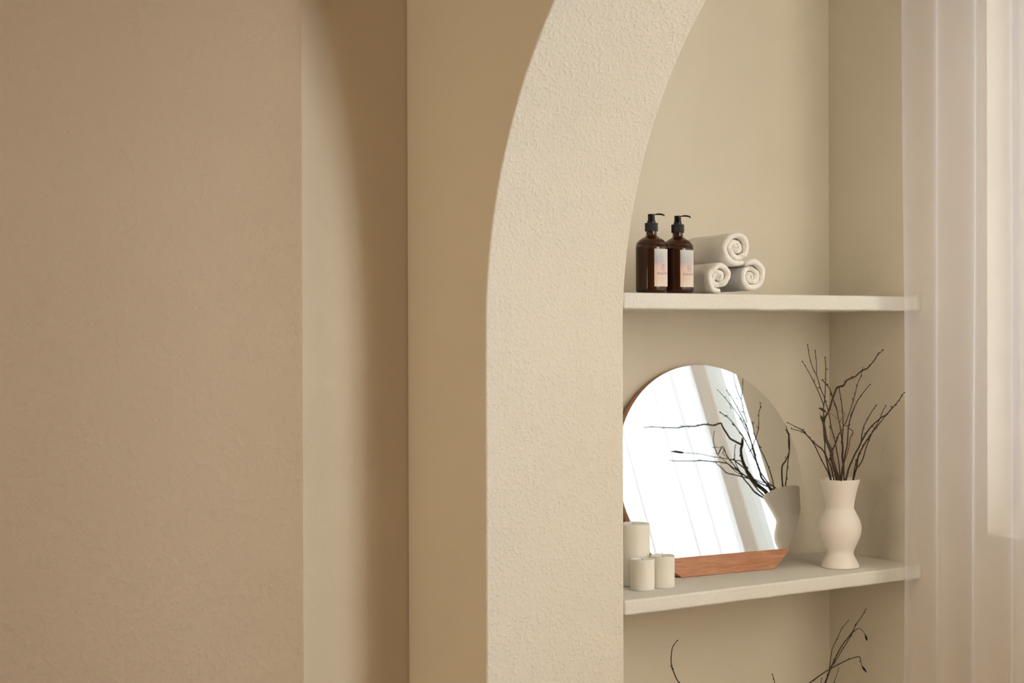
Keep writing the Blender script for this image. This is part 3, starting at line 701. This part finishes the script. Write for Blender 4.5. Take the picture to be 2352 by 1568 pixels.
# ------------------------------------------------------------------ branches
def branch(key, label, thick=False, low=False):
    d = BRANCHES[key]
    b0 = d['base'][0]
    cx, cy, zz = (VX2, VY2, ZX) if low else (VX, VY, ZL)
    x, y, z, r = b0[0]
    rim = zz+.231
    dx, dy = x-cx, y-cy
    L = math.hypot(dx, dy)
    lim = .044-r
    s = min(1, lim/max(L, 1e-6))
    k1 = min(.62, (.031-r)/max(L, 1e-6)); k2 = min(.75, (.030-r)/max(L, 1e-6))
    foot = (cx+dx*k2, cy+dy*k2, zz+.022, r*1.0)
    pre = [foot, (cx+dx*k1*.97, cy+dy*k1*.97, zz+.10, r), (cx+dx*k1, cy+dy*k1, zz+.157, r), (cx+dx*s*.96, cy+dy*s*.96, rim-.012, r)]
    if z < rim+.004: b0 = b0[1:]
    main = catmull(pre, 4)[:-1] + catmull([pre[-1]]+b0, 4) if True else b0
    o = thing('bare_branch', label, 'branch', foot[:3], 'bare branches in the vases')
    off = Vector(foot[:3])
    def sh(p): return (p[0]-off.x, p[1]-off.y, p[2]-off.z, p[3])
    seg = 14 if thick else 8
    bm = bmesh.new()
    tube(bm, [sh(p) for p in main], seg, .08 if thick else .04)
    lens = 0
    def buds(pts, bmx, every=.028, start=.3):
        acc = random.uniform(0, every)
        for i in range(int(len(pts)*start), len(pts)-1):
            a, b = Vector(pts[i][:3]), Vector(pts[i+1][:3]); acc += (b-a).length
            if acc > every:
                acc = random.uniform(-.01, .005)
                tdir = (b-a).normalized(); side = tdir.orthogonal().normalized(); side.rotate(Matrix.Rotation(random.uniform(0, 2*PI), 3, tdir))
                r0 = pts[i][3]
                p0 = a; p1 = a+side*(r0+.0006)+tdir*.0012; p2 = p1+side*.0012+tdir*.0022
                tube(bmx, [sh((*p0, r0*1.15)), sh((*p1, r0*.95+.0002)), sh((*p2, r0*.35))], 6)
    def tipbud(pts, bmx):
        a, b = Vector(pts[-2][:3]), Vector(pts[-1][:3]); d_ = (b-a).normalized(); r0 = pts[-1][3]
        tube(bmx, [sh((*(b-d_*.0005), r0)), sh((*(b+d_*.0008), r0*1.7+.0004)), sh((*(b+d_*.002), r0*1.5+.0002)), sh((*(b+d_*.003), r0*.5))], 8)
    if not thick: tipbud(main, bm)
    buds(main, bm, .03, .45)
    mesh_obj('main_stem', bm, M['bark'] if thick else M['twig'], o)
    for f in d.get('forks', []):
        p = catmull(f, 4)
        bm = bmesh.new(); tube(bm, [sh(q) for q in p], 8, .05)
        tot = sum((Vector(p[i+1][:3])-Vector(p[i][:3])).length for i in range(len(p)-1))
        if tot > .02: tipbud(p, bm); buds(p, bm)
        mesh_obj('side_twig' if tot > .02 else 'bud', bm, M['bark'] if (thick and tot > .05) else M['twig'], o)
    if d.get('tipf'):
        for f in d['tipf']:
            bm = bmesh.new(); tube(bm, [sh(q) for q in catmull(f, 3)], 8, .1); mesh_obj('bud', bm, M['bark'], o)
    for f in d.get('peel', []):
        bm = bmesh.new(); p = catmull(f, 4); tube(bm, [sh(q) for q in p], 7, .14); buds(p, bm, .02, .2)
        q = mesh_obj('peeling_twig', bm, M['peel'], o); q['label'] = 'pale tan peeling twig'
    for f in d.get('catkin', []):
        bm = bmesh.new(); tube(bm, [sh(q) for q in catmull(f, 5)], 12, .10); q = mesh_obj('catkin', bm, M['catkin'], o); q['label'] = 'dark closed catkin'
    if thick:
        # splintered pale end
        e0, e1 = Vector(main[-2][:3]), Vector(main[-1][:3]); dd = (e1-e0).normalized(); bm = bmesh.new(); r = main[-1][3]
        sd = dd.orthogonal().normalized(); s2 = dd.cross(sd)
        for k in range(7):
            a = 2*PI*k/7; c = e1+(sd*math.cos(a)+s2*math.sin(a))*r*.55
            tube(bm, [sh((*(c-dd*.004), r*.42)), sh((*(c+dd*.001), r*.38)), sh((*(c+dd*random.uniform(.003, .009)), r*.10))], 6)
        q = mesh_obj('broken_end', bm, M['cut'], o); q['label'] = 'pale orange splintered end'
    return o
branch('thick', 'thickest speckled grey-brown branch with a snapped pale stub, bent far to the upper right', thick=True)
branch('left_a', 'thin twig on the outer left of the upper vase, curving low over the mirror edge')
branch('left_b', 'thin forked twig leaning left from the upper vase, ending in the leftmost tip')
branch('tall_c', 'tallest upright twig of the upper vase, parting into four long thin tips')
branch('mid_d', 'thin straight twig just right of the thick branch, slanting up to the left')
branch('mid_e', 'dark upright branch rising from the middle of the upper vase, forked left and right')
branch('mid_h', 'long twig with a pale tan peeling offshoot and a dark catkin')
branch('right_j', 'long dark branch reaching furthest right towards the curtain')
branch('right_k', 'dark branch at the right of the upper vase, splitting into side by side strands')
branch('low_p', 'brown branch at the bottom right, forked with one drooping catkin', low=True)
branch('low_r', 'flat arching twig at the bottom right ending in a hanging dark catkin', low=True)
branch('low_v', 'lone bow-shaped twig rising at the bottom left under the shelf', low=True)
branch('low_s', 'short straight twig tip just showing at the bottom edge, in the middle', low=True)

# ------------------------------------------------------------------ sheer curtain
def curtain():
    bm = bmesh.new()
    y0, y1 = 2.825, .38
    z0, z1 = .02, 2.662
    XCU = 3.06
    rnd = random.Random(5)
    # folds: list of (run in Y, x swing)
    knots = [(y0, XCU+.012)]
    y = y0; sgn = -1
    runs = [(.036, .004), (.060, .024), (.040, .020), (.075, .028), (.038, .024), (.070, .030), (.050, .022), (.078, .028), (.040, .026), (.064, .030)]
    i = 0
    while y > y1:
        dy, ax = runs[i] if i < len(runs) else (rnd.uniform(.040, .080), rnd.uniform(.018, .030))
        y -= dy; knots.append((y, XCU+sgn*ax*.8+.004*rnd.uniform(-1, 1))); sgn = -sgn; i += 1
    path = catmull(knots, 9)
    nz = 40; cols = []
    for j in range(nz+1):
        z = z0+(z1-z0)*j/nz; f = j/nz
        row = []
        for k, (yy, xx) in enumerate(path):
            amp = .55+.6*(1-f)
            wob = .006*noise.noise(Vector((yy*4, z*.9, 3)))*(1-f*.3)
            dyy = .010*noise.noise(Vector((yy*7+2, z*.7, 9)))
            flare = .012*max(0, 1.5-z)/1.5*(1 if yy > 2.7 else .3)
            row.append(bm.verts.new((XCU+(xx-XCU)*amp+wob-flare, yy+dyy+.004*(1-f), z)))
        cols.append(row)
    for A, B in zip(cols, cols[1:]):
        for k in range(len(A)-1): bm.faces.new((A[k], A[k+1], B[k+1], B[k]))
    t = thing('sheer_curtain', 'white sheer full-length curtain hanging in folds before the window', 'curtain', (XCU, (y0+y1)/2, z0))
    o = mesh_obj('curtain_panel', bm, M['sheer'], t); o.matrix_parent_inverse = Matrix.Translation(t.location).inverted()
    return t
curtain()
# curtain rod out of frame, fixed between the arch wall and the end wall
bm = bmesh.new(); tube(bm, [(3.06, .30, 2.675, .011), (3.06, 2.86, 2.675, .011)], 16)
rod = mesh_obj('curtain_rod', bm, M['frame']); tag(rod, 'white curtain rod over the window, above the frame', 'curtain rod')
for y in (.6, 2.78):
    bm = bmesh.new(); tube(bm, [(3.06, y, 2.675, .006), (3.06, y, ZC, .006)], 10); bmesh.ops.transform(bm, matrix=Matrix.Identity(4), verts=bm.verts[:])
    q = mesh_obj('rod_bracket', bm, M['frame'], rod)

# ------------------------------------------------------------------ light: overcast daylight through the window, plus added fills
w = bpy.data.worlds.new('overcast sky'); SC.world = w; w.use_nodes = True
bg = w.node_tree.nodes['Background']; bg.inputs[0].default_value = (.90, .96, 1.0, 1); bg.inputs[1].default_value = SKY
ld = bpy.data.lights.new('window_daylight', 'AREA'); ld.shape = 'RECTANGLE'; ld.size = WZ1-WZ0; ld.size_y = WY1-WY0; ld.cycles.is_portal = True
lo = bpy.data.objects.new('window_daylight', ld); link(lo); lo.location = (XW+.24, (WY0+WY1)/2, (WZ0+WZ1)/2); lo.rotation_euler = (0, PI/2, 0)
# fill light set in the added window opening, unseen
ld = bpy.data.lights.new('added_window_fill', 'AREA'); ld.shape = 'RECTANGLE'; ld.size = WZ1-GZ0-.1; ld.size_y = GY1-GY0-.1; ld.energy = FILL_WIN; ld.color = (.86, .938, .985)
lo = bpy.data.objects.new('added_window_fill', ld); link(lo); lo.location = (XW+.20, (GY0+GY1)/2, (GZ0+WZ1)/2); lo.rotation_euler = (0, PI/2, 0)
# added warm fill panel, unseen, at the far left end of the room
ld = bpy.data.lights.new('room_fill', 'AREA'); ld.shape = 'RECTANGLE'; ld.size = 1.7; ld.size_y = 2.0; ld.energy = FILL_ROOM; ld.color = (1, .88, .68)
lo = bpy.data.objects.new('room_fill', ld); link(lo); lo.location = (XL+.05, 2.0, 1.7); lo.rotation_euler = (0, -PI/2, 0)

# ------------------------------------------------------------------ camera
f_px = 3700.; yaw = math.atan2(.5548, .832); p = math.atan(22/f_px); ro = .0032
a0 = Vector((math.sin(yaw), math.cos(yaw), 0)); r0 = Vector((math.cos(yaw), -math.sin(yaw), 0)); up = Vector((0, 0, 1))
a = a0*math.cos(p)-up*math.sin(p); u = a0*math.sin(p)+up*math.cos(p)
r1 = r0*math.cos(ro)-u*math.sin(ro); u1 = r0*math.sin(ro)+u*math.cos(ro)
cd = bpy.data.cameras.new('camera'); cam = bpy.data.objects.new('camera', cd); link(cam)
m = Matrix((r1, u1, -a)).transposed().to_4x4(); m.translation = Vector((0, 0, 1.5)); cam.matrix_world = m
cd.sensor_width = 36; cd.lens = 36*f_px/2352; cd.clip_start = .05
cd.dof.use_dof = True; cd.dof.focus_distance = 3.95; cd.dof.aperture_fstop = 2.8
SC.camera = cam

SC.view_settings.view_transform = 'Standard'; SC.view_settings.look = 'None'; SC.view_settings.gamma = 1
SC.view_settings.use_curve_mapping = False; SC.view_settings.exposure = EXPO
SC.cycles.use_denoising = True
SC.cycles.max_bounces = 12; SC.cycles.diffuse_bounces = 5
SC.cycles.use_adaptive_sampling = True; SC.cycles.adaptive_threshold = .08; SC.cycles.adaptive_min_samples = 16; SC.cycles.transparent_max_bounces = 10
SC.cycles.sample_clamp_indirect = 8
